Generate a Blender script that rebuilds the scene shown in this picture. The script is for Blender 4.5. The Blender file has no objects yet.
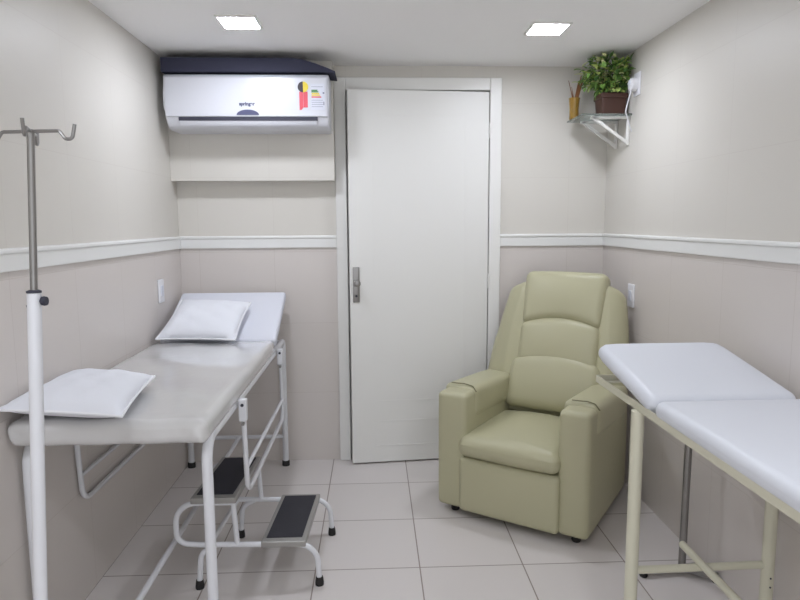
import bpy, bmesh, math, random
from mathutils import Vector, Matrix
C = bpy.context.scene.collection
S = bpy.context.scene
PI = math.pi
rnd = random.Random(7)

# ------------------------------------------------------------------ camera, world, exposure
cam_d = bpy.data.cameras.new('camera'); cam = bpy.data.objects.new('camera', cam_d); C.objects.link(cam)
cam_d.sensor_fit = 'HORIZONTAL'; cam_d.sensor_width = 36.0; cam_d.lens = 36.0 * 629.5 / 800.0
cam_d.clip_start = 0.02
PITCH, YAW, ROLL = 0.1222, 0.0414, -0.0061
f = Vector((math.sin(YAW)*math.cos(PITCH), math.cos(YAW)*math.cos(PITCH), -math.sin(PITCH)))
r = Vector((math.cos(YAW), -math.sin(YAW), 0)); u = r.cross(f)
r2 = r*math.cos(ROLL) + u*math.sin(ROLL); u2 = u*math.cos(ROLL) - r*math.sin(ROLL)
M = Matrix((r2, u2, -f)).transposed().to_4x4(); M.translation = Vector((0, 0, 1.357))
cam.matrix_world = M
S.camera = cam
w = bpy.data.worlds.new('world'); S.world = w; w.use_nodes = True
w.node_tree.nodes['Background'].inputs[0].default_value = (0.93, 0.96, 1.0, 1)   # added fill light; front wall left out so it brightens room and ceiling
w.node_tree.nodes['Background'].inputs[1].default_value = 1.0
S.view_settings.view_transform = 'Standard'; S.view_settings.look = 'None'
S.view_settings.gamma = 1.0; S.view_settings.use_curve_mapping = False
S.view_settings.exposure = 0.55
LAMP = 72.0            # emission strength of the LED ceiling panels

# ------------------------------------------------------------------ room measures (metres)
XL, XR, YB, YF, ZC = -1.065, 1.301, 3.52, -1.05, 2.196

# ------------------------------------------------------------------ materials
def lin(c):
    c = c/255.0
    return c/12.92 if c <= 0.04045 else ((c+0.055)/1.055)**2.4
def col(rgb): return (lin(rgb[0]), lin(rgb[1]), lin(rgb[2]), 1)
def mat(name, rgb, rough=0.5, metal=0.0, spec=0.5, coat=0.0, bump=None, emit=None, var=None):
    m = bpy.data.materials.new(name); m.use_nodes = True
    nt = m.node_tree; b = nt.nodes['Principled BSDF']
    b.inputs['Base Color'].default_value = col(rgb)
    b.inputs['Roughness'].default_value = rough; b.inputs['Metallic'].default_value = metal
    b.inputs['Specular IOR Level'].default_value = spec
    b.inputs['Coat Weight'].default_value = coat; b.inputs['Coat Roughness'].default_value = 0.06
    tc = nt.nodes.new('ShaderNodeTexCoord')
    if var:                                                    # (scale, second colour)
        n = nt.nodes.new('ShaderNodeTexNoise'); n.inputs['Scale'].default_value = var[0]
        mx = nt.nodes.new('ShaderNodeMix'); mx.data_type = 'RGBA'
        mx.inputs['A'].default_value = col(rgb); mx.inputs['B'].default_value = col(var[1])
        nt.links.new(tc.outputs['Object'], n.inputs['Vector'])
        nt.links.new(n.outputs['Fac'], mx.inputs['Factor']); nt.links.new(mx.outputs['Result'], b.inputs['Base Color'])
    if bump:                                                   # (scale, strength, distance)
        n = nt.nodes.new('ShaderNodeTexNoise'); n.inputs['Scale'].default_value = bump[0]; n.inputs['Detail'].default_value = 3
        bp = nt.nodes.new('ShaderNodeBump'); bp.inputs['Strength'].default_value = bump[1]; bp.inputs['Distance'].default_value = bump[2]
        nt.links.new(tc.outputs['Object'], n.inputs['Vector']); nt.links.new(n.outputs['Fac'], bp.inputs['Height'])
        nt.links.new(bp.outputs['Normal'], b.inputs['Normal'])
        if coat: nt.links.new(bp.outputs['Normal'], b.inputs['Coat Normal'])
    if emit:
        b.inputs['Emission Color'].default_value = col(emit[0]); b.inputs['Emission Strength'].default_value = emit[1]
    return m
def tile_mat(name, rgb, rgb2, grout, plane, size, origin, mortar, rough, bumpd=0.001):
    """ceramic tiles in object space; plane picks the two axes the grid runs along"""
    m = mat(name, rgb, rough); nt = m.node_tree; b = nt.nodes['Principled BSDF']
    tc = nt.nodes.new('ShaderNodeTexCoord'); sp = nt.nodes.new('ShaderNodeSeparateXYZ'); cb = nt.nodes.new('ShaderNodeCombineXYZ')
    nt.links.new(tc.outputs['Object'], sp.inputs[0])
    for k, ax in enumerate(plane):
        a = nt.nodes.new('ShaderNodeMath'); a.operation = 'SUBTRACT'; a.inputs[1].default_value = origin[k] - 40*size[k]
        nt.links.new(sp.outputs[ax], a.inputs[0]); nt.links.new(a.outputs[0], cb.inputs[k])
    br = nt.nodes.new('ShaderNodeTexBrick'); br.offset = 0.0; br.squash = 1.0
    br.inputs['Scale'].default_value = 1.0; br.inputs['Mortar Size'].default_value = mortar
    br.inputs['Mortar Smooth'].default_value = 0.2
    br.inputs['Brick Width'].default_value = size[0]; br.inputs['Row Height'].default_value = size[1]
    br.inputs['Color1'].default_value = col(rgb); br.inputs['Color2'].default_value = col(rgb2); br.inputs['Mortar'].default_value = col(grout)
    nt.links.new(cb.outputs[0], br.inputs['Vector'])
    n = nt.nodes.new('ShaderNodeTexNoise'); n.inputs['Scale'].default_value = 5.0; n.inputs['Detail'].default_value = 5
    nt.links.new(tc.outputs['Object'], n.inputs['Vector'])
    mx = nt.nodes.new('ShaderNodeMix'); mx.data_type = 'RGBA'; mx.blend_type = 'SOFT_LIGHT'; mx.inputs['Factor'].default_value = 0.18
    nt.links.new(br.outputs['Color'], mx.inputs['A']); nt.links.new(n.outputs['Color'], mx.inputs['B'])
    nt.links.new(br.outputs['Color'], b.inputs['Base Color'])
    bp = nt.nodes.new('ShaderNodeBump'); bp.invert = True; bp.inputs['Strength'].default_value = 0.4; bp.inputs['Distance'].default_value = bumpd
    nt.links.new(br.outputs['Fac'], bp.inputs['Height']); nt.links.new(bp.outputs['Normal'], b.inputs['Normal'])
    return m

m_ceil = mat('ceiling_paint', (246, 245, 244), 0.8)
UP1, UP2, UPG = (216, 212, 204), (215, 211, 203), (211, 206, 198)
LO1, LO2, LOG = (214, 207, 202), (213, 206, 200), (204, 196, 189)
def wall_mats(plane, org):
    return (tile_mat('upper_wall_'+plane, UP1, UP2, UPG, (plane, 'Z'), (0.41, 0.40), org, 0.0015, 0.45, 0.0004),
            tile_mat('lower_wall_'+plane, LO1, LO2, LOG, (plane, 'Z'), (0.41, 0.40), org, 0.0015, 0.35, 0.0004))
m_wallY = wall_mats('Y', (3.11, 0.0)); m_wallX = wall_mats('X', (0.27, 0.0))
m_floor = tile_mat('floor_tiles', (216, 210, 207), (213, 207, 203), (146, 134, 126), ('X', 'Y'), (0.4117, 0.4117), (-0.2422, 3.1662), 0.0028, 0.28)
m_paint = mat('white_gloss_paint', (234, 233, 229), 0.35)
m_strip = mat('chair_rail_paint', (232, 232, 229), 0.4)
m_door = mat('door_paint', (232, 231, 227), 0.4)
m_dark = mat('black_rubber', (30, 28, 28), 0.6)
m_chrome = mat('chrome', (190, 190, 192), 0.22, 1.0)
m_steel = mat('brushed_steel', (150, 148, 146), 0.35, 1.0)
m_tube = mat('white_enamel_tube', (224, 225, 229), 0.3, coat=0.3)
m_cream = mat('cream_enamel_tube', (214, 211, 190), 0.35, coat=0.2)
m_vinyl = mat('white_vinyl', (224, 227, 234), 0.42, bump=(220, 0.05, 0.001))
m_sheet = mat('white_sheet', (222, 224, 233), 0.7)
m_plastic = mat('clear_wrapped_mattress', (205, 204, 203), 0.25, coat=1.0, bump=(6, 0.16, 0.008))
m_pillow = mat('white_pillow_cotton', (232, 234, 240), 0.85, bump=(14, 0.4, 0.01))
m_pipe = mat('white_piping', (240, 241, 244), 0.8)
m_leather = mat('olive_cream_leatherette', (184, 180, 149), 0.42, bump=(160, 0.12, 0.001), var=(3, (180, 177, 146)))
m_seam = mat('seam_dark_thread', (120, 116, 88), 0.7)  # thread darker than the leatherette
m_tread = mat('satin_aluminium', (164, 162, 158), 0.38, 0.55)
m_mat = mat('black_ribbed_rubber', (42, 41, 48), 0.75, bump=(120, 0.3, 0.002))
m_ac = mat('air_conditioner_plastic', (212, 213, 219), 0.3)
m_navy = mat('dark_navy', (46, 47, 66), 0.8)
m_slot = mat('dark_slot', (52, 52, 66), 0.6)
m_disp = mat('smoked_display', (88, 90, 118), 0.25)
m_red = mat('red_sticker', (218, 84, 98), 0.5); m_yel = mat('yellow_sticker', (228, 205, 60), 0.5)
m_blk = mat('black_sticker', (50, 40, 46), 0.5); m_grn = mat('green_sticker', (70, 130, 72), 0.5)
m_lab = mat('label_paper', (214, 216, 226), 0.6); m_ink = mat('grey_ink', (120, 122, 140), 0.6)
m_led = mat('led_diffuser', (255, 255, 255), 0.5, emit=((238, 243, 255), LAMP))
m_pot = mat('dark_brown_pot', (58, 34, 26), 0.5, bump=(60, 0.4, 0.003), var=(9, (74, 44, 32)))
m_soil = mat('potting_soil', (48, 36, 28), 0.95)
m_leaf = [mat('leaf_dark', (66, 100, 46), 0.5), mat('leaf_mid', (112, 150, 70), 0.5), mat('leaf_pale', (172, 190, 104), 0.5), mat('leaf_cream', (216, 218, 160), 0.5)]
m_stem = mat('plant_stem', (92, 84, 48), 0.7)
m_amber = mat('amber_glass', (198, 158, 66), 0.15, coat=0.5)
m_amber.node_tree.nodes['Principled BSDF'].inputs['Transmission Weight'].default_value = 0.6
m_stick = mat('dried_stick', (128, 84, 48), 0.8)
m_glass = mat('shelf_glass', (214, 228, 224), 0.05)
m_glass.node_tree.nodes['Principled BSDF'].inputs['Transmission Weight'].default_value = 0.9
m_outlet = mat('socket_plastic', (232, 232, 236), 0.35)

# ------------------------------------------------------------------ mesh helpers
def finish(bm, smooth=True, angle=40):
    bmesh.ops.recalc_face_normals(bm, faces=bm.faces[:])
    if smooth:
        for fc in bm.faces: fc.smooth = True
        lim = math.radians(angle)
        for e in bm.edges:
            if len(e.link_faces) == 2 and e.calc_face_angle(0) > lim: e.smooth = False
def obj(name, bm, m, parent=None, smooth=True, angle=40):
    finish(bm, smooth, angle)
    me = bpy.data.meshes.new(name); bm.to_mesh(me); bm.free()
    for x in (m if isinstance(m, (list, tuple)) else [m]): me.materials.append(x)
    o = bpy.data.objects.new(name, me); C.objects.link(o)
    if parent: o.parent = parent
    return o
def thing(name, label, cat, loc=(0, 0, 0), rz=0, group=None):
    o = bpy.data.objects.new(name, None); C.objects.link(o); o.empty_display_size = 0.1
    o.location = loc; o.rotation_euler = (0, 0, rz); o['label'] = label; o['category'] = cat
    if group: o['group'] = group
    return o
def tag(o, label, cat, group=None):
    o['label'] = label; o['category'] = cat
    if group: o['group'] = group
    return o
def struct(name, bm, m, parent=None, **k):
    o = obj(name, bm, m, parent, **k)
    if not parent: o['kind'] = 'structure'
    return o
def B(): return bmesh.new()
def box(bm, lo, hi, mi=0, bevel=0, seg=2):
    vs = [bm.verts.new((lo[0] if i & 1 == 0 else hi[0], lo[1] if i & 2 == 0 else hi[1], lo[2] if i & 4 == 0 else hi[2])) for i in range(8)]
    fs = [bm.faces.new([vs[k] for k in q]) for q in ((0, 2, 3, 1), (4, 5, 7, 6), (0, 1, 5, 4), (2, 6, 7, 3), (0, 4, 6, 2), (1, 3, 7, 5))]
    for fc in fs: fc.material_index = mi
    if bevel:
        es = list({e for fc in fs for e in fc.edges})
        res = bmesh.ops.bevel(bm, geom=es, offset=bevel, segments=seg, profile=0.5, affect='EDGES')
        for fc in res['faces']: fc.material_index = mi
        vs = list({v for fc in res['faces'] for v in fc.verts} | {v for v in vs if v.is_valid})
    return vs
def fillet(pts, rad, n=7):
    """round the inner corners of a polyline"""
    P = [Vector(p) for p in pts]; out = [P[0]]
    for i in range(1, len(P)-1):
        rr = rad[i-1] if isinstance(rad, (list, tuple)) else rad
        a, b, c = P[i-1], P[i], P[i+1]
        d1 = (a-b).normalized(); d2 = (c-b).normalized(); ang = d1.angle(d2)
        t = min(rr/math.tan(ang/2), (a-b).length*0.49, (c-b).length*0.49)
        if t < 1e-4: out.append(b); continue
        s, e = b+d1*t, b+d2*t
        rr = t*math.tan(ang/2); ctr = b + (d1+d2).normalized()*(rr/math.sin(ang/2))
        v1, v2 = s-ctr, e-ctr; th = v1.angle(v2)
        for k in range(n+1):
            q = k/n
            out.append(ctr + (v1*math.sin((1-q)*th) + v2*math.sin(q*th))/math.sin(th))
    out.append(P[-1]); return out
def tube(bm, pts, rad, seg=12, bend=0.0, cap=True, mi=0):
    P = fillet(pts, bend) if bend else [Vector(p) for p in pts]
    n = len(P); rs = rad if isinstance(rad, (list, tuple)) else [rad]*n
    t0 = (P[1]-P[0]).normalized(); nrm = t0.orthogonal().normalized(); prev = t0; rings = []
    for i in range(n):
        t = ((P[min(i+1, n-1)]-P[i]).normalized() + (P[i]-P[max(i-1, 0)]).normalized()).normalized()
        nrm = (prev.rotation_difference(t) @ nrm); nrm = (nrm - t*nrm.dot(t)).normalized(); prev = t
        bi = t.cross(nrm)
        rings.append([bm.verts.new(P[i] + (nrm*math.cos(2*PI*k/seg) + bi*math.sin(2*PI*k/seg))*rs[i]) for k in range(seg)])
    for a, b in zip(rings, rings[1:]):
        for k in range(seg):
            fc = bm.faces.new((a[k], a[(k+1) % seg], b[(k+1) % seg], b[k])); fc.material_index = mi
    if cap:
        bm.faces.new(rings[0][::-1]).material_index = mi; bm.faces.new(rings[-1]).material_index = mi
def lathe(bm, prof, ctr=(0, 0, 0), seg=24, mi=0, axis='Z'):
    rings = []
    for (rr, z) in prof:
        ring = []
        for k in range(seg):
            a = 2*PI*k/seg; x, y = rr*math.cos(a), rr*math.sin(a)
            p = (x, y, z) if axis == 'Z' else (z, x, y) if axis == 'X' else (x, z, y)
            ring.append(bm.verts.new(Vector(ctr)+Vector(p)))
        rings.append(ring)
    for a, b in zip(rings, rings[1:]):
        for k in range(seg): bm.faces.new((a[k], a[(k+1) % seg], b[(k+1) % seg], b[k])).material_index = mi
    bm.faces.new(rings[0][::-1]).material_index = mi; bm.faces.new(rings[-1]).material_index = mi
def axis_steps(hh, rr, m=4, n=8):
    e = [-hh + rr*(1-math.cos(k*PI/(2*m))) for k in range(m)]
    mid = [-hh+rr + (2*hh-2*rr)*k/n for k in range(n+1)]
    return e + mid + [-x for x in e[::-1]]
def soft(bm, lo, hi, rad, warp=None, puff=(0, 0, 0), m=4, n=8, mi=0):
    """a rounded box with evenly gridded faces; puff swells the faces across each axis, warp bends it"""
    c = [(a+b)/2 for a, b in zip(lo, hi)]; hs = [(b-a)/2 for a, b in zip(lo, hi)]
    rr = min([rad]+[x*0.999 for x in hs])
    ax = [axis_steps(x, rr, m, n) for x in hs]; cache = {}
    def V(p):
        k = tuple(round(x, 6) for x in p)
        if k in cache: return cache[k]
        inn = [max(-(x-rr), min(x-rr, q)) for x, q in zip(hs, p)]
        d = Vector([q-i for q, i in zip(p, inn)])
        if d.length > 1e-9: d = d.normalized()*rr
        q = [i+j for i, j in zip(inn, d)]
        s = [max(-1, min(1, a/b)) for a, b in zip(q, hs)]
        for a in range(3):
            b1, b2 = [x for x in range(3) if x != a]
            q[a] += puff[a]*(1-s[b1]**2)*(1-s[b2]**2)*s[a]
        if warp: q = warp(q, s)
        v = bm.verts.new([x+y for x, y in zip(q, c)]); cache[k] = v; return v
    for a in range(3):
        b1, b2 = [x for x in range(3) if x != a]
        for sg in (-1, 1):
            for i in range(len(ax[b1])-1):
                for j in range(len(ax[b2])-1):
                    q = []
                    for (x, y) in ((i, j), (i+1, j), (i+1, j+1), (i, j+1)):
                        p = [0, 0, 0]; p[a] = sg*hs[a]; p[b1] = ax[b1][x]; p[b2] = ax[b2][y]; q.append(V(p))
                    if len(set(q)) >= 3:
                        try: bm.faces.new(list(dict.fromkeys(q))).material_index = mi
                        except ValueError: pass
    return list(cache.values())
def move(vs, Mx):
    for v in vs: v.co = Mx @ v.co
def xsweep(bm, prof, x0, x1, mi=0):
    """extrude a closed (y,z) outline along x"""
    a = [bm.verts.new((x0, y, z)) for y, z in prof]; b = [bm.verts.new((x1, y, z)) for y, z in prof]
    n = len(prof)
    for k in range(n): bm.faces.new((a[k], a[(k+1) % n], b[(k+1) % n], b[k])).material_index = mi
    bm.faces.new(a[::-1]).material_index = mi; bm.faces.new(b).material_index = mi

# ------------------------------------------------------------------ the setting
bm = B(); box(bm, (XL-0.1, YF-0.1, -0.08), (XR+0.1, YB+0.55, 0)); struct('floor', bm, m_floor, smooth=False)
bm = B(); box(bm, (XL-0.1, YF-0.1, ZC), (XR+0.1, YB+0.55, ZC+0.08)); struct('ceiling', bm, m_ceil, smooth=False)
RAIL = 1.225
def side_wall(name, x0, x1):
    bm = B(); box(bm, (x0, YF-0.1, RAIL), (x1, YB+0.55, ZC), 0); box(bm, (x0, YF-0.1, 0), (x1, YB+0.55, RAIL), 1)
    struct(name, bm, m_wallY, smooth=False)
side_wall('wall_left', XL-0.1, XL); side_wall('wall_right', XR, XR+0.1)
DX0, DX1, DZ = -0.142, 0.642, 2.066            # door opening
bm = B()
for x0, x1 in ((XL, DX0-0.01), (DX1+0.01, XR)):
    box(bm, (x0, YB, RAIL), (x1, YB+0.12, ZC), 0); box(bm, (x0, YB, 0), (x1, YB+0.12, RAIL), 1)
box(bm, (DX0-0.01, YB, DZ+0.01), (DX1+0.01, YB+0.12, ZC), 0)
box(bm, (XL, 3.425, 1.583), (-0.204, YB, ZC), 0)          # boxed-out beam the air conditioner hangs on
struct('wall_back', bm, m_wallX, smooth=False)
bm = B(); box(bm, (XL, YB+0.5, 0), (XR, YB+0.55, ZC)); struct('wall_corridor', bm, m_ceil, smooth=False)
# chair rails
def rail_prof(s, y):   # outline from wall plane y, protruding by s
    return [(y, 1.223), (y+s*0.010, 1.223), (y+s*0.011, 1.226), (y+s*0.011, 1.272), (y+s*0.016, 1.277), (y+s*0.016, 1.284), (y+s*0.013, 1.289), (y, 1.290)]
bm = B(); xsweep(bm, rail_prof(-1, YB), XL, -0.204); struct('trim_1', bm, m_strip, smooth=False)
bm = B(); xsweep(bm, rail_prof(-1, YB), 0.704, XR); struct('trim_2', bm, m_strip, smooth=False)
def rotx(bm):          # turn an x-sweep into a y-sweep
    for v in bm.verts: v.co = Vector((v.co.y, v.co.x, v.co.z))
bm = B(); xsweep(bm, rail_prof(1, XL), YF, YB); rotx(bm); struct('trim_3', bm, m_strip, smooth=False)
bm = B(); xsweep(bm, rail_prof(-1, XR), YF, YB); rotx(bm); struct('trim_4', bm, m_strip, smooth=False)
# door casing
bm = B()
box(bm, (-0.204, 3.497, 0), (DX0, YB+0.13, DZ+0.066), 0, 0.004); box(bm, (DX1, 3.497, 0), (0.706, YB+0.13, DZ+0.066), 0, 0.004)
box(bm, (DX0, 3.4972, DZ), (DX1, YB+0.13, DZ+0.0658), 0, 0.004)
box(bm, (DX1-0.012, YB+0.035, 0), (DX1+0.01, YB+0.06, DZ)); box(bm, (DX0-0.01, YB+0.035, 0), (DX0+0.012, YB+0.06, DZ))
struct('trim_5', bm, m_paint, smooth=False)
# door leaf, ajar, hinged on the right
door = bpy.data.objects.new('door_1', None); C.objects.link(door); door['kind'] = 'structure'
door.location = (0.638, 3.499, 0); door.rotation_euler = (0, 0, math.radians(5.4))
WD = 0.772
bm = B(); box(bm, (-WD, 0, 0.008), (0, 0.035, 2.058), 0, 0.003, 1)
def frame_bead(x0, x1, z0, z1, wd=0.006, th=0.0016):
    for a, b in (((x0, z0), (x1, z0+wd)), ((x0, z1-wd), (x1, z1)), ((x0, z0), (x0+wd, z1)), ((x1-wd, z0), (x1, z1))):
        box(bm, (a[0], -th, a[1]), (b[0], 0.001, b[1]))
frame_bead(-WD+0.13, -0.13, 0.36, 1.93); frame_bead(-WD+0.13, -0.13, 0.10, 0.25)
obj('door_leaf', bm, m_door, door, smooth=False)
bm = B()
box(bm, (-WD+0.016, -0.007, 0.925), (-WD+0.052, 0.001, 1.118), 0, 0.003)
lathe(bm, [(0.012, -0.05), (0.013, -0.007)], (-WD+0.034, 0, 1.035), 14, axis='Y')
lathe(bm, [(0.012, -0.066), (0.018, -0.062), (0.019, -0.052), (0.013, -0.046)], (-WD+0.036, 0, 1.033), 16, axis='Y')
hd = obj('door_handle', bm, m_steel, door); hd['label'] = 'brushed steel knob on a long plate'
bm = B(); lathe(bm, [(0.006, -0.011), (0.007, -0.006)], (-WD+0.034, 0, 0.96), 12, axis='Y'); obj('keyhole', bm, m_slot, hd)
for z in (0.25, 1.03, 1.85):
    bm = B(); lathe(bm, [(0.006, z-0.04), (0.006, z+0.04)], (0.004, -0.004, 0), 10); obj('hinge', bm, m_paint, door)

# ------------------------------------------------------------------ ceiling lights
def light_panel(x, y, label):
    t = thing('ceiling_light', label, 'ceiling light', (x, y, ZC-0.0005), 0, 'square recessed ceiling lights')
    bm = B(); h, k = 0.085, 0.074
    for a, b in (((-h, -h), (h, -k)), ((-h, k), (h, h)), ((-h, -k), (-k, k)), ((k, -k), (h, k))):
        box(bm, (a[0], a[1], -0.008), (b[0], b[1], 0), 0)
    obj('frame', bm, m_paint, t, smooth=False)
    bm = B(); box(bm, (-k, -k, -0.006), (k, k, -0.001)); obj('diffuser', bm, m_led, t, smooth=False)
light_panel(-0.55, 2.777, 'lit square ceiling light above the air conditioner side of the room, left of two')
light_panel(0.768, 2.837, 'lit square ceiling light nearer the potted plant corner, right of two')
light_panel(-0.55, 0.55, 'added unseen square ceiling light near the drip stand, behind the camera')  # added panel, out of view, to light the room from behind
light_panel(0.768, 0.55, 'added unseen square ceiling light over the cream-framed couch, behind the camera')  # second added panel, also unseen, for more light from behind

# ------------------------------------------------------------------ air conditioner
ac = thing('air_conditioner', 'white split air conditioner on the wall beam beside the door top', 'air conditioner', (-0.615, 3.425, 1.80))
ax0, ax1 = -0.405, 0.402
prof = [(0, 0.024), (0, 0.292), (-0.165, 0.290), (-0.185, 0.284), (-0.196, 0.268), (-0.202, 0.20), (-0.203, 0.13), (-0.198, 0.080), (-0.186, 0.042), (-0.172, 0.028), (-0.14, 0.024)]
bm = B(); xsweep(bm, prof, ax0, ax1)
for v in bm.verts:                                            # the ends draw in towards the bottom, more so at the left
    if v.co.z < 0.14:
        k = ((0.14-v.co.z)/0.14)**2
        v.co.x += (0.018*k if v.co.x < 0 else -0.004*k)
es = [e for e in bm.edges if abs(e.verts[0].co.x-e.verts[1].co.x) < 0.03 and min(v.co.y for v in e.verts) < -0.1]
bmesh.ops.bevel(bm, geom=es, offset=0.008, segments=3, profile=0.5, affect='EDGES')
obj('body', bm, m_ac, ac, angle=50)
bm = B(); fp = [(-0.198, 0.272), (-0.2045, 0.268), (-0.2075, 0.20), (-0.2085, 0.13), (-0.2065, 0.082), (-0.196, 0.082)]
xsweep(bm, fp, ax0+0.012, ax1-0.010); obj('front_panel', bm, m_ac, ac, angle=50)
bm = B(); box(bm, (-0.335, -0.203, 0.062), (0.345, -0.17, 0.080)); obj('air_slot', bm, m_slot, ac, smooth=False)
bm = B(); xsweep(bm, [(-0.2005, 0.062), (-0.196, 0.048), (-0.190, 0.040), (-0.18, 0.042), (-0.18, 0.062)], -0.33, 0.34); obj('louver', bm, m_ac, ac, angle=50)
bm = B(); n = 20; a = [bm.verts.new((0.004+0.055*math.cos(PI*k/n), -0.2095, 0.088+0.026*math.sin(PI*k/n))) for k in range(n+1)]
b_ = [bm.verts.new((v.co.x, -0.2055, v.co.z)) for v in a]; bm.faces.new(a); bm.faces.new(b_[::-1])
for k in range(n+1): bm.faces.new((a[k], a[(k+1) % (n+1)], b_[(k+1) % (n+1)], b_[k]))
obj('display', bm, m_disp, ac, smooth=False)
tx = bpy.data.curves.new('word', 'FONT'); tx.body = 'springer'; tx.size = 0.023; tx.align_x = 'CENTER'; tx.extrude = 0.0004; tx.offset = 0.0009
to = bpy.data.objects.new('word', tx); C.objects.link(to); bpy.context.view_layer.update()
me = bpy.data.meshes.new_from_object(to.evaluated_get(bpy.context.evaluated_depsgraph_get())); bpy.data.objects.remove(to)
wo = bpy.data.objects.new('lettering', me); C.objects.link(wo); me.materials.append(m_disp); wo.parent = ac
wo.location = (0.001, -0.2095, 0.134); wo.rotation_euler = (PI/2, 0, 0)
# ribbon-shaped seal
bm = B(); sx, yy = 0.277, -0.2092
for side, mi in ((0, 0), (1, 1)):
    vs = [bm.verts.new((sx+0.026*math.sin(PI*k/12)*(1 if side else -1), yy-0.0012, 0.222+0.026*math.cos(PI*k/12))) for k in range(13)]
    fc = bm.faces.new(vs); fc.material_index = mi
o = obj('rosette_seal', bm, [m_blk, m_yel], ac, smooth=False); o['label'] = 'black and yellow rosette sticker with red ribbon tails'
bm = B()
for x0, x1, s in ((-0.019, 0.0, -1), (0.001, 0.022, 1)):
    vs = [bm.verts.new((sx+x, yy, z)) for x, z in ((x0, 0.20), (x1, 0.20), (x1, 0.124), ((x0+x1)/2, 0.112) if s < 0 else ((x0+x1)/2, 0.124), (x0, 0.112) if s < 0 else (x0, 0.124))]
    bm.faces.new(vs)
obj('ribbon', bm, m_red, o, smooth=False)
bm = B(); box(bm, (0.315, -0.2094, 0.112), (0.382, -0.206, 0.238))
lb = obj('energy_label', bm, m_lab, ac, smooth=False)
for (x1, z, m_) in ((0.348, 0.203, m_grn), (0.352, 0.196, m_grn), (0.356, 0.188, m_yel), (0.360, 0.180, m_yel), (0.366, 0.171, m_red)):
    bm = B(); box(bm, (0.318, -0.2102, z), (x1, -0.2092, z+0.006)); obj('colour_bar', bm, m_, lb, smooth=False)
for x0, z0, x1, z1 in [(0.318, z, 0.374, z+0.0018) for z in (0.158, 0.148, 0.138, 0.127, 0.222)] + [(0.373, 0.190, 0.381, 0.197), (0.376, 0.135, 0.380, 0.152)]:
    bm = B(); box(bm, (x0, -0.2099, z0), (x1, -0.2092, z1)); obj('printed_line', bm, m_ink, lb, smooth=False)
# dark navy panel between unit and ceiling
bm = B(); top = [(-0.41, 2.160), (0.22, 2.160), (0.28, 2.152), (0.34, 2.134), (0.40, 2.112), (0.435, 2.098)]
bot = [(-0.41, 2.093), (0.20, 2.094), (0.27, 2.094), (0.34, 2.094), (0.40, 2.094), (0.435, 2.091)]
top = [(x, z-2.092+0.000) for x, z in top]; bot = [(x, z-2.092) for x, z in bot]
fr = [bm.verts.new((x, -0.203, z)) for x, z in bot+top[::-1]]; bk = [bm.verts.new((v.co.x, -0.01, v.co.z)) for v in fr]
bm.faces.new(fr); bm.faces.new(bk[::-1]); n = len(fr)
for k in range(n): bm.faces.new((fr[k], fr[(k+1) % n], bk[(k+1) % n], bk[k]))
o = obj('navy_panel', bm, m_navy, smooth=False); o.location = (-0.615, 3.425, 2.0935)
tag(o, 'dark navy panel lying on top of the air conditioner under the ceiling', 'foam sheet')

# ------------------------------------------------------------------ glass corner shelf with its things
sh = thing('glass_shelf', 'small glass shelf on white triangular brackets high in the right corner', 'shelf', (XR, 3.31, 1.89))
bm = B(); box(bm, (-0.255, -0.125, -0.006), (-0.001, 0.125, 0.002), 0, 0.0015); obj('glass_panel', bm, m_glass, sh, smooth=False)
for y in (-0.09, 0.065):
    bm = B()
    box(bm, (-0.20, y-0.008, -0.020), (-0.001, y+0.008, -0.0065), 0, 0.002, 1)
    box(bm, (-0.014, y-0.009, -0.150), (-0.001, y+0.009, -0.0065), 0, 0.002, 1)
    d = Vector((0.18, 0, -0.135)).normalized(); nn = Vector((d.z, 0, -d.x))
    vs = box(bm, (0, -0.008, -0.007), (0.215, 0.008, 0.007), 0)
    ang = math.atan2(0.125, 0.178)
    move(vs, Matrix.Translation((-0.186, y, -0.014)) @ Matrix.Rotation(ang, 4, 'Y'))
    obj('bracket', bm, m_paint, sh, smooth=False)
# potted plant
pp = thing('potted_plant', 'bushy green plant in a dark brown square pot on the glass shelf', 'plant', (1.213, 3.265, 1.893))
def taper(q, s):
    k = 0.90 + 0.10*(s[2]+1)/2
    return [q[0]*k, q[1]*k, q[2]]
bm = B(); soft(bm, (-0.060, -0.055, 0), (0.068, 0.055, 0.085), 0.008, taper)
soft(bm, (-0.065, -0.060, 0.078), (0.073, 0.060, 0.104), 0.006); obj('pot', bm, m_pot, pp)
bm = B(); soft(bm, (-0.058, -0.053, 0.09), (0.066, 0.053, 0.109), 0.006, puff=(0, 0, 0.004)); obj('soil', bm, m_soil, pp)
ctr = Vector((-0.012, -0.01, 0.19)); tips = []
bm = B()
for k in range(34):
    a = rnd.uniform(0, 2*PI); e = rnd.uniform(-0.15, 1.3)
    d = Vector((math.cos(a)*math.cos(e)*0.115, math.sin(a)*math.cos(e)*0.105, math.sin(e)*0.105))
    p = ctr + d*rnd.uniform(0.6, 1.0) - Vector((0, 0, 0.012)); p.x = min(p.x, 0.075)
    tips.append(p)
    tube(bm, [(rnd.uniform(-0.03, 0.03), rnd.uniform(-0.03, 0.03), 0.10), (p.x*0.5, p.y*0.5, 0.15), p], [0.002, 0.0016, 0.001], 5)
obj('stems', bm, m_stem, pp)
bm = B()
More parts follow.
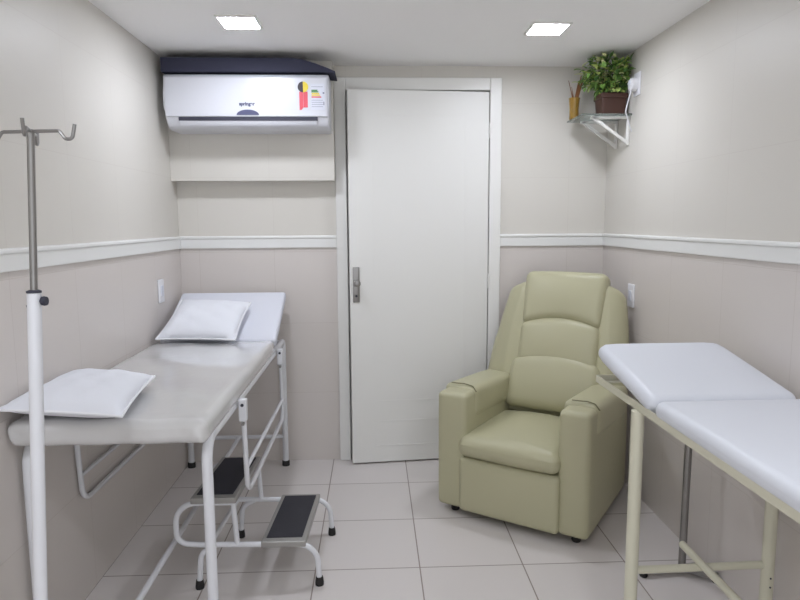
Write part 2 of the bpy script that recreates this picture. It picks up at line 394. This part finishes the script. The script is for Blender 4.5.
def leaf(p, d, ln, wd, mi):
    d = d.normalized(); s = d.cross(Vector((0, 0, 1)))
    if s.length < 0.1: s = Vector((1, 0, 0))
    s.normalize(); nn = s.cross(d)
    row = []
    for t, ww in ((0, 0.15), (0.3, 0.9), (0.6, 0.85), (1.0, 0.05)):
        q = p + d*ln*t - nn*ln*0.25*t*t
        row.append([bm.verts.new(q - s*wd*ww/2 + nn*wd*0.15), bm.verts.new(q), bm.verts.new(q + s*wd*ww/2 + nn*wd*0.15)])
    for i in range(3):
        for j in range(2):
            bm.faces.new((row[i][j], row[i][j+1], row[i+1][j+1], row[i+1][j])).material_index = mi
for k in range(720):
    t = rnd.choice(tips); q = t + Vector((rnd.gauss(0, 0.022), rnd.gauss(0, 0.022), rnd.gauss(0, 0.020)))
    if k >= 520: a = rnd.uniform(0, 2*PI); q = Vector((math.cos(a), math.sin(a), 0))*rnd.uniform(0.02, 0.075) + Vector((0, 0, rnd.uniform(0.115, 0.17)))
    if q.z < 0.14 and q.x < -0.07: continue
    d = (q-ctr)*6 + Vector((rnd.gauss(0, 0.5), rnd.gauss(0, 0.5), rnd.gauss(0.05, 0.5)))
    if d.length < 0.01: continue
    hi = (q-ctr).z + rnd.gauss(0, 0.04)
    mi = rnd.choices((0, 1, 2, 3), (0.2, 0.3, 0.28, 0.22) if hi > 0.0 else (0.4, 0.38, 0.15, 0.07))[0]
    q.x = min(q.x, 0.062); q.y = min(q.y, 0.2)
    q.z = min(max(q.z, 0.108), 0.272)
    leaf(q, d, rnd.uniform(0.022, 0.040), rnd.uniform(0.017, 0.027), mi)
for v in bm.verts: v.co.x = min(v.co.x, 0.083); v.co.z = min(v.co.z, 0.298)
obj('foliage', bm, m_leaf, pp)
# stick vase
sv = thing('stick_vase', 'amber glass vase of dried brown sticks at the shelf end', 'vase', (1.068, 3.385, 1.893))
bm = B(); lathe(bm, [(0.024, 0), (0.026, 0.004), (0.024, 0.05), (0.028, 0.10), (0.030, 0.110), (0.026, 0.110), (0.020, 0.05), (0.019, 0.02)], seg=20)
obj('vase', bm, m_amber, sv)
for (dx, dy, ln, rr) in ((-0.030, 0.0, 0.20, 0.0028), (-0.012, 0.01, 0.17, 0.0025), (0.030, 0.0, 0.225, 0.006), (0.044, -0.01, 0.235, 0.007), (0.022, 0.012, 0.20, 0.005), (0.012, -0.01, 0.18, 0.004)):
    bm = B(); tube(bm, [(-dx*0.25, -dy*0.25, 0.022), (dx*0.3, dy*0.3, 0.11), (dx*1.12, dy, ln)], [rr*0.7, rr, rr*0.5], 7); obj('stick', bm, m_stick, sv)
# wall socket with plugged adapter
so = thing('wall_socket', 'white wall socket with round plug beside the potted plant', 'socket', (XR, 3.13, 2.022))
bm = B(); soft(bm, (-0.009, -0.036, -0.055), (0, 0.036, 0.055), 0.004, n=3); obj('cover_plate', bm, m_outlet, so)
bm = B(); lathe(bm, [(0.024, -0.042), (0.031, -0.038), (0.033, -0.024), (0.032, -0.009)], (0, 0, -0.003), 20, axis='X'); pl = obj('plug', bm, m_outlet, so)
bm = B(); lathe(bm, [(0.012, -0.047), (0.013, -0.042)], (0, 0, 0.006), 14, axis='X'); obj('cap', bm, m_lab, pl)
bm = B(); tube(bm, [(-0.034, 0.0, -0.03), (-0.046, -0.01, -0.065), (-0.058, 0.0, -0.13), (-0.02, 0.03, -0.20), (-0.008, 0.04, -0.22)], 0.003, 8, bend=0.03); obj('cord', bm, m_outlet, pl)
# switch plates
def plate(x, s, y, z, label):
    t = thing('wall_switch', label, 'switch', (x, y, z), 0, 'white wall plates')
    bm = B(); soft(bm, (min(0, s*0.010), -0.036, -0.058), (max(0, s*0.010), 0.036, 0.058), 0.004, n=3); obj('cover_plate', bm, m_outlet, t)
    bm = B(); soft(bm, (min(s*0.008, s*0.014), -0.012, -0.026), (max(s*0.008, s*0.014), 0.012, 0.026), 0.002, n=3); obj('rocker', bm, m_lab, t)
plate(XL, 1, 3.165, 1.027, 'white wall plate on the left wall above the padded examination bed')
plate(XR, -1, 3.104, 0.985, 'white wall plate on the right wall beside the recliner back')

# ------------------------------------------------------------------ left examination bed
lb_ = thing('examination_bed', 'white tubular examination bed with plastic-wrapped mattress along the left wall', 'bed', (-0.77, 2.6, 0))
OX, OY = -0.77, 2.6
def L(x, y, z): return (x-OX, y-OY, z)
xr, xl, yn, yf, zt = -0.508, -1.034, 1.845, 3.446, 0.712
R1 = 0.0165
for xx in (xr, xl):
    bm = B(); tube(bm, [L(xx, yn+0.14, zt), L(xx, yf-0.06, zt)], R1, 14); obj('side_rail', bm, m_tube, lb_)
    for (yy, sg) in ((yn, 1), (yf, -1)):
        bm = B(); rr = 0.13 if sg > 0 else 0.055
        tube(bm, [L(xx, yy+sg*(0.14 if sg > 0 else 0.06), zt), L(xx, yy, zt), L(xx, yy, 0.028)], R1, 14, bend=rr)
        lg = obj('leg', bm, m_tube, lb_)
        bm = B(); lathe(bm, [(0.021, 0.0), (0.021, 0.026), (0.018, 0.030)], L(xx, yy, 0), 14); obj('foot_cap', bm, m_dark, lg)
for yy, zz in ((yf, 0.168), (yn, 0.155)):
    bm = B(); tube(bm, [L(xl, yy, zz), L(xr, yy, zz)], 0.011, 10); obj('cross_bar', bm, m_tube, lb_)
bm = B(); tube(bm, [L(-0.768, yn, 0.155), L(-0.765, yf, 0.168)], 0.011, 10); obj('long_bar', bm, m_tube, lb_)
for yy in (yn+0.16, 2.5, 3.03, yf-0.03):
    bm = B(); tube(bm, [L(xl, yy, zt), L(xr, yy, zt)], 0.011, 8); obj('cross_tube', bm, m_tube, lb_)
# mattress, lightly sagging, wrapped
def sag(q, s):
    q[2] += (0.0022*math.sin(q[1]*17+q[0]*6) + 0.0016*math.sin(q[0]*31+q[1]*9))*max(0, s[2])*(1-s[0]**4)
    if s[1] < -0.8: q[1] += 0.003*math.sin(q[0]*40) + 0.004*math.sin(q[0]*120+q[2]*90)*s[0]**4
    return q
bm = B(); soft(bm, L(-1.061, 1.785, 0.719), L(-0.487, 3.045, 0.795), 0.026, sag, (0, 0, 0.004), 5, 26); obj('mattress', bm, m_plastic, lb_)
bm = B(); vs = soft(bm, (-0.28, 0.0, -0.012), (0.28, 0.452, 0.036), 0.016, None, (0, 0, 0.003), 4, 8)
move(vs, Matrix.Translation(L(-0.762, 3.055, 0.762)) @ Matrix.Rotation(math.radians(25.5), 4, 'X')); hb = obj('headrest', bm, m_sheet, lb_)
for xx in (xr, xl+0.02):
    bm = B(); tube(bm, [L(xx-0.02, 3.30, zt-0.01), L(xx-0.02, 3.36, 0.885)], 0.007, 8); obj('headrest_prop', bm, m_tube, hb)
# fold-down guard rails hang outside the side rails
def guard(xx, y0, y1, parent, s):
    g = None
    bm = B(); tube(bm, [L(xx, y0, 0.71), L(xx, y0+0.03, 0.372), L(xx, y1+0.03, 0.368), L(xx, y1, 0.71)], 0.0095, 12, bend=0.06)
    g = obj('guard_rail', bm, m_tube, parent)
    bm = B(); tube(bm, [L(xx, y0+0.02, 0.47), L(xx, y1+0.02, 0.463)], 0.008, 10); obj('middle_bar', bm, m_tube, g)
    for yy in (y0, y1):
        bm = B(); box(bm, L(xx-0.014, yy-0.014, 0.655), L(xx+0.014, yy+0.014, 0.735), 0, 0.003); c = obj('clamp', bm, m_tube, g, smooth=False)
        for dz, m_ in ((0.715, m_slot), (0.645, m_steel)):
            bm = B(); lathe(bm, [(0.006, -0.0165), (0.006, 0.0165)], L(xx, yy, dz), 10, axis='Y'); obj('bolt', bm, m_, c)
guard(-0.474, 2.215, 3.12, lb_, 1)
guard(-1.050, 2.17, 3.05, lb_, -1)

# pillows
def pillow(name, corners, base_n, bulge, label):
    """quilted cushion between four corner points; edges draw in slightly, a piped seam runs round"""
    P = [Vector(c) for c in corners]; n = 22; ctr = sum(P, Vector())/4; nn = Vector(base_n).normalized()
    t = thing(name, label, 'pillow', (ctr.x, ctr.y, ctr.z), 0, 'white pillows on the left bed')
    def pt(a, b, k):
        p = P[0]*(1-a)*(1-b) + P[1]*a*(1-b) + P[2]*a*b + P[3]*(1-a)*b
        x, y = 2*a-1, 2*b-1
        pull = 0.026*(1-x*x)*y*y*(1 if y < 0 else -1); px = 0.026*(1-y*y)*x*x*(1 if x < 0 else -1)
        e1 = (P[1]-P[0]); e2 = (P[3]-P[0])
        p = p + e2*pull + e1*px
        hgt = ((1-abs(x)**3.2)*(1-abs(y)**3.2))**0.55
        wr = 0.0035*math.sin(9*x+3*y)*math.sin(7*y-2*x)*hgt
        return p + nn*(k*bulge*hgt + (wr if k > 0 else 0)) - ctr
    bm = B(); g = {}
    for k in (1, -1):
        for i in range(n+1):
            for j in range(n+1):
                edge = i in (0, n) or j in (0, n)
                key = (i, j, 0 if edge else k)
                if key not in g: g[key] = bm.verts.new(pt(i/n, j/n, 0 if edge else (k if k > 0 else -0.85)))
        for i in range(n):
            for j in range(n):
                q = []
                for a, b in ((i, j), (i+1, j), (i+1, j+1), (i, j+1)):
                    e = a in (0, n) or b in (0, n); q.append(g[(a, b, 0 if e else k)])
                try: bm.faces.new(q if k > 0 else q[::-1])
                except ValueError: pass
    obj('cushion', bm, m_pillow, t, angle=80)
    bm = B(); loop = [pt(i/n, 0, 0) for i in range(n)] + [pt(1, j/n, 0) for j in range(n)] + [pt(1-i/n, 1, 0) for i in range(n)] + [pt(0, 1-j/n, 0) for j in range(n)]
    tube(bm, loop+[loop[0]], 0.004, 6, cap=False); obj('piping', bm, m_pipe, t)
pillow('pillow', [(-1.030, 2.965, 0.818), (-0.655, 2.945, 0.814), (-0.636, 3.25, 0.952), (-0.998, 3.29, 0.965)], (0, -0.44, 0.9), 0.048,
       'white piped pillow leaning on the raised headrest at the far bed end')
pillow('pillow', [(-1.058, 1.752, 0.844), (-0.694, 1.705, 0.834), (-0.762, 2.165, 0.834), (-1.058, 2.215, 0.842)], (0, 0, 1), 0.043,
       'white piped pillow lying flat on the near foot end of the bed')

# ------------------------------------------------------------------ two-step stool
st = thing('step_stool', 'white tubular two-step stool with black rubber treads beside the left bed', 'step stool', (-0.47, 2.44, 0))
def T(x, y, z): return (x+0.47, y-2.44, z)
for yy, dx in ((2.245, 0.0), (2.630, 0.022)):
    bm = B(); r_ = 0.0105
    tube(bm, [T(-0.525+dx, yy, 0.334), T(-0.742+dx, yy, 0.334), T(-0.742+dx, yy, 0.180), T(-0.66+dx, yy, 0.172), T(-0.225+dx, yy, 0.162), T(-0.218+dx, yy, 0.02)], r_, 12, bend=0.075)
    fr_ = obj('side_frame', bm, m_tube, st)
    bm = B(); tube(bm, [T(-0.53+dx, yy, 0.338), T(-0.52+dx, yy, 0.168)], r_*0.95, 12); obj('upright', bm, m_tube, fr_)
    bm = B(); bx = dx*3.4; tube(bm, [T(-0.60+bx, yy, 0.168), T(-0.655+bx, yy, 0.14), T(-0.665+bx, yy, 0.02)], r_, 12, bend=0.05); obj('rear_leg', bm, m_tube, fr_)
    for xx in (-0.218, -0.665+dx*2.4):
        bm = B(); lathe(bm, [(0.016, 0), (0.0165, 0.01), (0.014, 0.030), (0.013, 0.033)], T(xx+dx, yy, 0), 14); obj('foot_cap', bm, m_dark, fr_)
bm = B(); tube(bm, [T(-0.62, 2.245, 0.172), T(-0.598, 2.63, 0.172)], 0.009, 10); obj('cross_bar', bm, m_tube, st)
for (x0, z0) in ((-0.431, 0.182), (-0.683, 0.358)):
    bm = B(); y0, y1, x1 = 2.232, 2.645, x0+0.166
    def sk(q, s): return [q[0]+0.020*(s[1]+1)/2, q[1], q[2]]
    soft(bm, T(x0, y0, z0-0.024), T(x1, y1, z0), 0.004, sk, n=4); td = obj('tread', bm, m_tread, st)
    bm = B(); soft(bm, T(x0+0.016, y0+0.03, z0-0.004), T(x1-0.016, y1-0.02, z0+0.003), 0.002, sk, n=4); obj('tread_mat', bm, m_mat, td)

# ------------------------------------------------------------------ drip stand
iv = thing('drip_stand', 'white and chrome drip stand with four hooks at the near bed end', 'drip stand', (-0.7555, 1.3, 0))
ld = Vector((0.0535, 0, 0.988)).normalized()
bm = B(); tube(bm, [ld*0.06, ld*1.226], 0.0135, 16); lo_ = obj('lower_pole', bm, m_tube, iv)
bm = B(); tube(bm, [ld*1.10, ld*1.546], 0.0072, 14); up_ = obj('upper_pole', bm, m_steel, iv)
up_['label'] = 'slim chrome upper pole'
bm = B(); lathe(bm, [(0.0142, 0), (0.0142, 0.004), (0.009, 0.006)], ld*1.222, 16); obj('collar', bm, m_slot, lo_)
bm = B(); kp = ld*1.205
lathe(bm, [(0.005, 0.012), (0.005, 0.015), (0.009, 0.0155), (0.010, 0.020), (0.009, 0.025)], kp, 12, axis='X'); obj('knob', bm, m_slot, lo_)
bm = B(); lathe(bm, [(0.003, -0.0155), (0.003, -0.012)], kp-Vector((0.0, 0, 0.01)), 8, axis='X'); obj('screw', bm, m_slot, lo_)
top_ = ld*1.542
for a in (-8, 172, -70, 110):
    dv = Vector((math.cos(math.radians(a)), math.sin(math.radians(a)), 0)); z_ = Vector((0, 0, 1))
    bm = B(); tube(bm, [top_, top_+dv*0.060, top_+dv*0.072-z_*0.016, top_+dv*0.086-z_*0.016, top_+dv*0.093+z_*0.012], 0.0035, 8, bend=0.008)
    obj('hook', bm, m_steel, up_)
for k in range(5):
    a = 2*PI*k/5+0.3; dv = Vector((math.cos(a), math.sin(a), 0))
    bm = B(); tube(bm, [Vector((0, 0, 0.085)), dv*0.10+Vector((0, 0, 0.085)), dv*0.25+Vector((0, 0, 0.055))], [0.013, 0.012, 0.009], 10); lg = obj('base_leg', bm, m_tube, iv)
    bm = B(); lathe(bm, [(0.02, -0.011), (0.024, -0.006), (0.024, 0.006), (0.02, 0.011)], dv*0.245+Vector((0, 0, 0.0245)), 14, axis='Y'); obj('caster', bm, m_dark, lg)

# ------------------------------------------------------------------ recliner
rc = thing('recliner', 'olive cream leatherette recliner with bolstered winged back beside the door', 'armchair', (0.292, 2.839, 0), math.atan2(-0.5711, 0.8209))
# local axes: x along the front, y to the back
bm = B(); soft(bm, (0.03, 0.03, 0.05), (0.67, 0.60, 0.30), 0.02, n=4); obj('base', bm, m_leather, rc)
def bow(q, s):
    if s[2] > 0.3: q[2] -= 0.014*s[0]**2
    return q
bm = B(); soft(bm, (0.112, -0.035, 0.296), (0.588, 0.49, 0.405), 0.045, bow, (0.0, 0.012, 0.022), 5, 10); obj('seat', bm, m_leather, rc)
bm = B(); soft(bm, (0.116, -0.022, 0.036), (0.586, 0.06, 0.292), 0.022, None, (0, 0.012, 0), 4, 10); obj('footrest_panel', bm, m_leather, rc)
def arm(x0, x1, outer):
    bm = B(); soft(bm, (x0, 0.0, 0.034), (x1, 0.66, 0.580), 0.024, lambda q, s: [q[0], q[1], q[2]-0.03*max(0, s[1]+0.2)*(s[2] > 0)], (0.004, 0.006, 0.006), 5, 8)
    a = obj('arm', bm, m_leather, rc)
    bm = B()
    def sl(q, s): return [q[0], q[1], q[2]-0.028*(s[1]+1)/2]
    soft(bm, (x0-0.010, 0.085, 0.455), (x1+0.010, 0.60, 0.600), 0.030, sl, (0.004, 0.0, 0.006), 5, 8); p = obj('arm_pad', bm, m_leather, a)
    bm = B()
    pts = [(x0+0.025, 0.100, 0.602), (x0+0.055, 0.092, 0.605), (x0+0.09, 0.104, 0.604), (x1-0.012, 0.098, 0.599), (x1+0.009, 0.094, 0.575)]
    tube(bm, pts, 0.0028, 6, bend=0.02); obj('seam', bm, m_seam, p)
arm(-0.006, 0.142, -1); arm(0.572, 0.708, 1)
LEAN = math.radians(18.5); UC = 0.374
BK = Matrix.Translation((UC, 0.455, 0.425)) @ Matrix.Rotation(-LEAN, 4, 'X')     # x across, y into the back, z up the back
bm = B(); vs = soft(bm, (-0.28, 0.05, -0.02), (0.275, 0.105, 0.62), 0.025, None, (0, 0, 0.01), 4, 8); move(vs, BK); bk_ = obj('backrest', bm, m_leather, rc)
for s_ in (-1, 1):
    def wg(q, s, s_=s_):
        t = (s[2]+1)/2
        q[0] += s_*(0.012 - 0.045*t*t)*1.0
        q[0] *= 1.0
        q[1] += 0.045*max(0, s_*s[0])*(1-0.3*t)                 # the outer side turns back
        q[2] -= 0.03*max(0, s_*s[0])*(s[2] > 0)
        q[0] += (-0.034 if s_ < 0 else 0.004)*(1-t)**1.5*max(0, s_*s[0])
        return q
    lo_x, hi_x = (-0.345, -0.165) if s_ < 0 else (0.175, 0.318)
    bm = B(); vs = soft(bm, (lo_x, 0.008, 0.13), (hi_x, 0.095, 0.662), 0.034, wg, (0.006, 0.010, 0), 5, 10); move(vs, BK); obj('back_wing', bm, m_leather, bk_)
def bolster(z0, z1, hw0, hw1, y0, arch_t, arch_b, pf, rad=0.04):
    def wp(q, s):
        t = (s[2]+1)/2
        q[0] *= (hw0+(hw1-hw0)*t)/max(hw0, hw1)
        a = 1-s[0]**2
        q[2] += a*(arch_t*t + arch_b*(1-t))
        return q
    h_ = max(hw0, hw1)
    bm = B(); vs = soft(bm, (-h_, y0, z0), (h_, 0.085, z1), rad, wp, (0, pf, 0), 5, 12); move(vs, BK); obj('bolster', bm, m_leather, bk_)
bolster(0.0, 0.240, 0.240, 0.228, -0.026, 0.058, 0.0, 0.022)
bolster(0.215, 0.440, 0.206, 0.208, -0.016, 0.046, 0.0, 0.022)
bolster(0.420, 0.712, 0.203, 0.216, -0.022, 0.006, 0.042, 0.018)
for (x, y) in ((0.065, 0.055), (0.645, 0.055), (0.065, 0.58), (0.645, 0.58)):
    bm = B(); lathe(bm, [(0.017, 0), (0.020, 0.006), (0.020, 0.052)], (x, y, 0), 16); obj('foot', bm, m_dark, rc)

# ------------------------------------------------------------------ right examination couch
rz = math.radians(0.4)
cc = thing('examination_couch', 'white vinyl examination couch on a cream steel frame along the right wall', 'couch', (0.796, 1.735, 0), rz)
# local: x towards the wall, y away from the camera, origin below the hinge's room-side end
WC, ZT = 0.455, 0.849
bm = B(); soft(bm, (0.0, -1.25, ZT-0.055), (WC, -0.012, ZT), 0.024, None, (0, 0, 0.003), 5, 10); obj('mattress', bm, m_vinyl, cc)
bm = B(); vs = soft(bm, (0.0, 0.0, -0.058), (WC, 0.462, 0.0), 0.028, None, (0, 0, 0.004), 5, 10)
for v in vs:                                                   # rounded outer corners
    for sx in (-1, 1):
        cx = WC/2 + sx*(WC/2-0.05); cy = 0.412
        if (v.co.x-cx)*sx > 0 and v.co.y > cy:
            dx, dy = v.co.x-cx, v.co.y-cy; m_ = max(abs(dx), abs(dy)); l_ = math.hypot(dx, dy)
            v.co.x = cx+dx*m_/l_; v.co.y = cy+dy*m_/l_
move(vs, Matrix.Translation((0, 0.008, ZT-0.002)) @ Matrix.Rotation(math.radians(10.0), 4, 'X')); hr = obj('headrest', bm, m_vinyl, cc)
zf = 0.787
bm = B()
for x0, x1 in ((0.004, 0.030), (0.425, 0.45)):
    box(bm, (x0, -1.22, zf-0.004), (x1, 0.455, zf)); 
    xa = x0 if x0 < 0.2 else x1-0.004
    box(bm, (xa, -1.22, zf), (xa+0.004, 0.455, zf+0.021))
box(bm, (0.004, 0.43, zf-0.004), (0.45, 0.455, zf)); box(bm, (0.004, 0.451, zf), (0.45, 0.455, zf+0.021))
box(bm, (0.004, -1.22, zf-0.004), (0.45, -1.195, zf)); box(bm, (0.036, -0.03, zf-0.0035), (0.425, -0.005, zf+0.0005))
for v in bm.verts: v.co.z -= 0.0
obj('bed_frame', bm, m_cream, cc, smooth=False)
for xx in (0.05, 0.40):
    bm = B(); box(bm, (xx-0.004, 0.20, zf-0.002), (xx+0.004, 0.22, zf+0.035)); obj('headrest_prop', bm, m_cream, hr, smooth=False)
bm = B(); box(bm, (0.03, 0.17, zf-0.02), (0.036, 0.19, zf+0.025)); box(bm, (0.036, 0.14, zf-0.012), (0.06, 0.17, zf-0.002)); obj('hinge', bm, m_cream, hr, smooth=False)
legs = [(0.004, 0.095), (0.446, 0.095), (0.004, -1.10), (0.446, -1.10)]
for i, (xx, yy) in enumerate(legs):
    bm = B(); tube(bm, [(xx, yy, 0.025), (xx, yy, zf-0.003)], 0.0195, 16); lg = obj('leg', bm, m_cream, cc)
    bm = B(); lathe(bm, [(0.025, 0), (0.025, 0.022), (0.021, 0.03)], (xx, yy, 0), 16); obj('foot_cap', bm, m_dark, lg)
    if i == 1:
        for z in (0.205, 0.235):
            bm = B(); lathe(bm, [(0.003, -0.0205), (0.003, -0.018)], (xx-0.001, yy, z), 8, axis='Y'); obj('bolt_hole', bm, m_slot, lg)
for yy in (0.098, -1.10):
    bm = B(); tube(bm, [(0.004, yy, 0.266), (0.446, yy, 0.270)], 0.0125, 12); obj('cross_bar', bm, m_cream, cc)
bm = B(); tube(bm, [(0.225, 0.21, 0.285), (0.225, -1.11, 0.285)], 0.0125, 12); obj('long_bar', bm, m_cream, cc)

# ------------------------------------------------------------------ chrome stand under the couch
cs = thing('footed_stand', 'short chrome post on a three-legged base standing under the white couch', 'stand', (1.178, 2.245, 0))
bm = B(); tube(bm, [(0, 0, 0.03), (0.004, 0, 0.745)], 0.0135, 14); obj('pole', bm, m_steel, cs)
for (x, y) in ((-0.165, -0.01), (0.110, -0.065), (0.095, 0.012)):
    bm = B(); dv = Vector((x, y, 0)); nn = dv.normalized(); sd = Vector((-nn.y, nn.x, 0))
    vs = box(bm, (0.0, -0.014, 0.014), (dv.length, 0.014, 0.034), 0, 0.003, 1)
    move(vs, Matrix.Rotation(math.atan2(y, x), 4, 'Z')); lg = obj('base_leg', bm, m_steel, cs, smooth=False)
    bm = B(); lathe(bm, [(0.014, 0), (0.016, 0.004), (0.015, 0.018)], dv*0.93, 12); obj('foot_cap', bm, m_dark, lg)
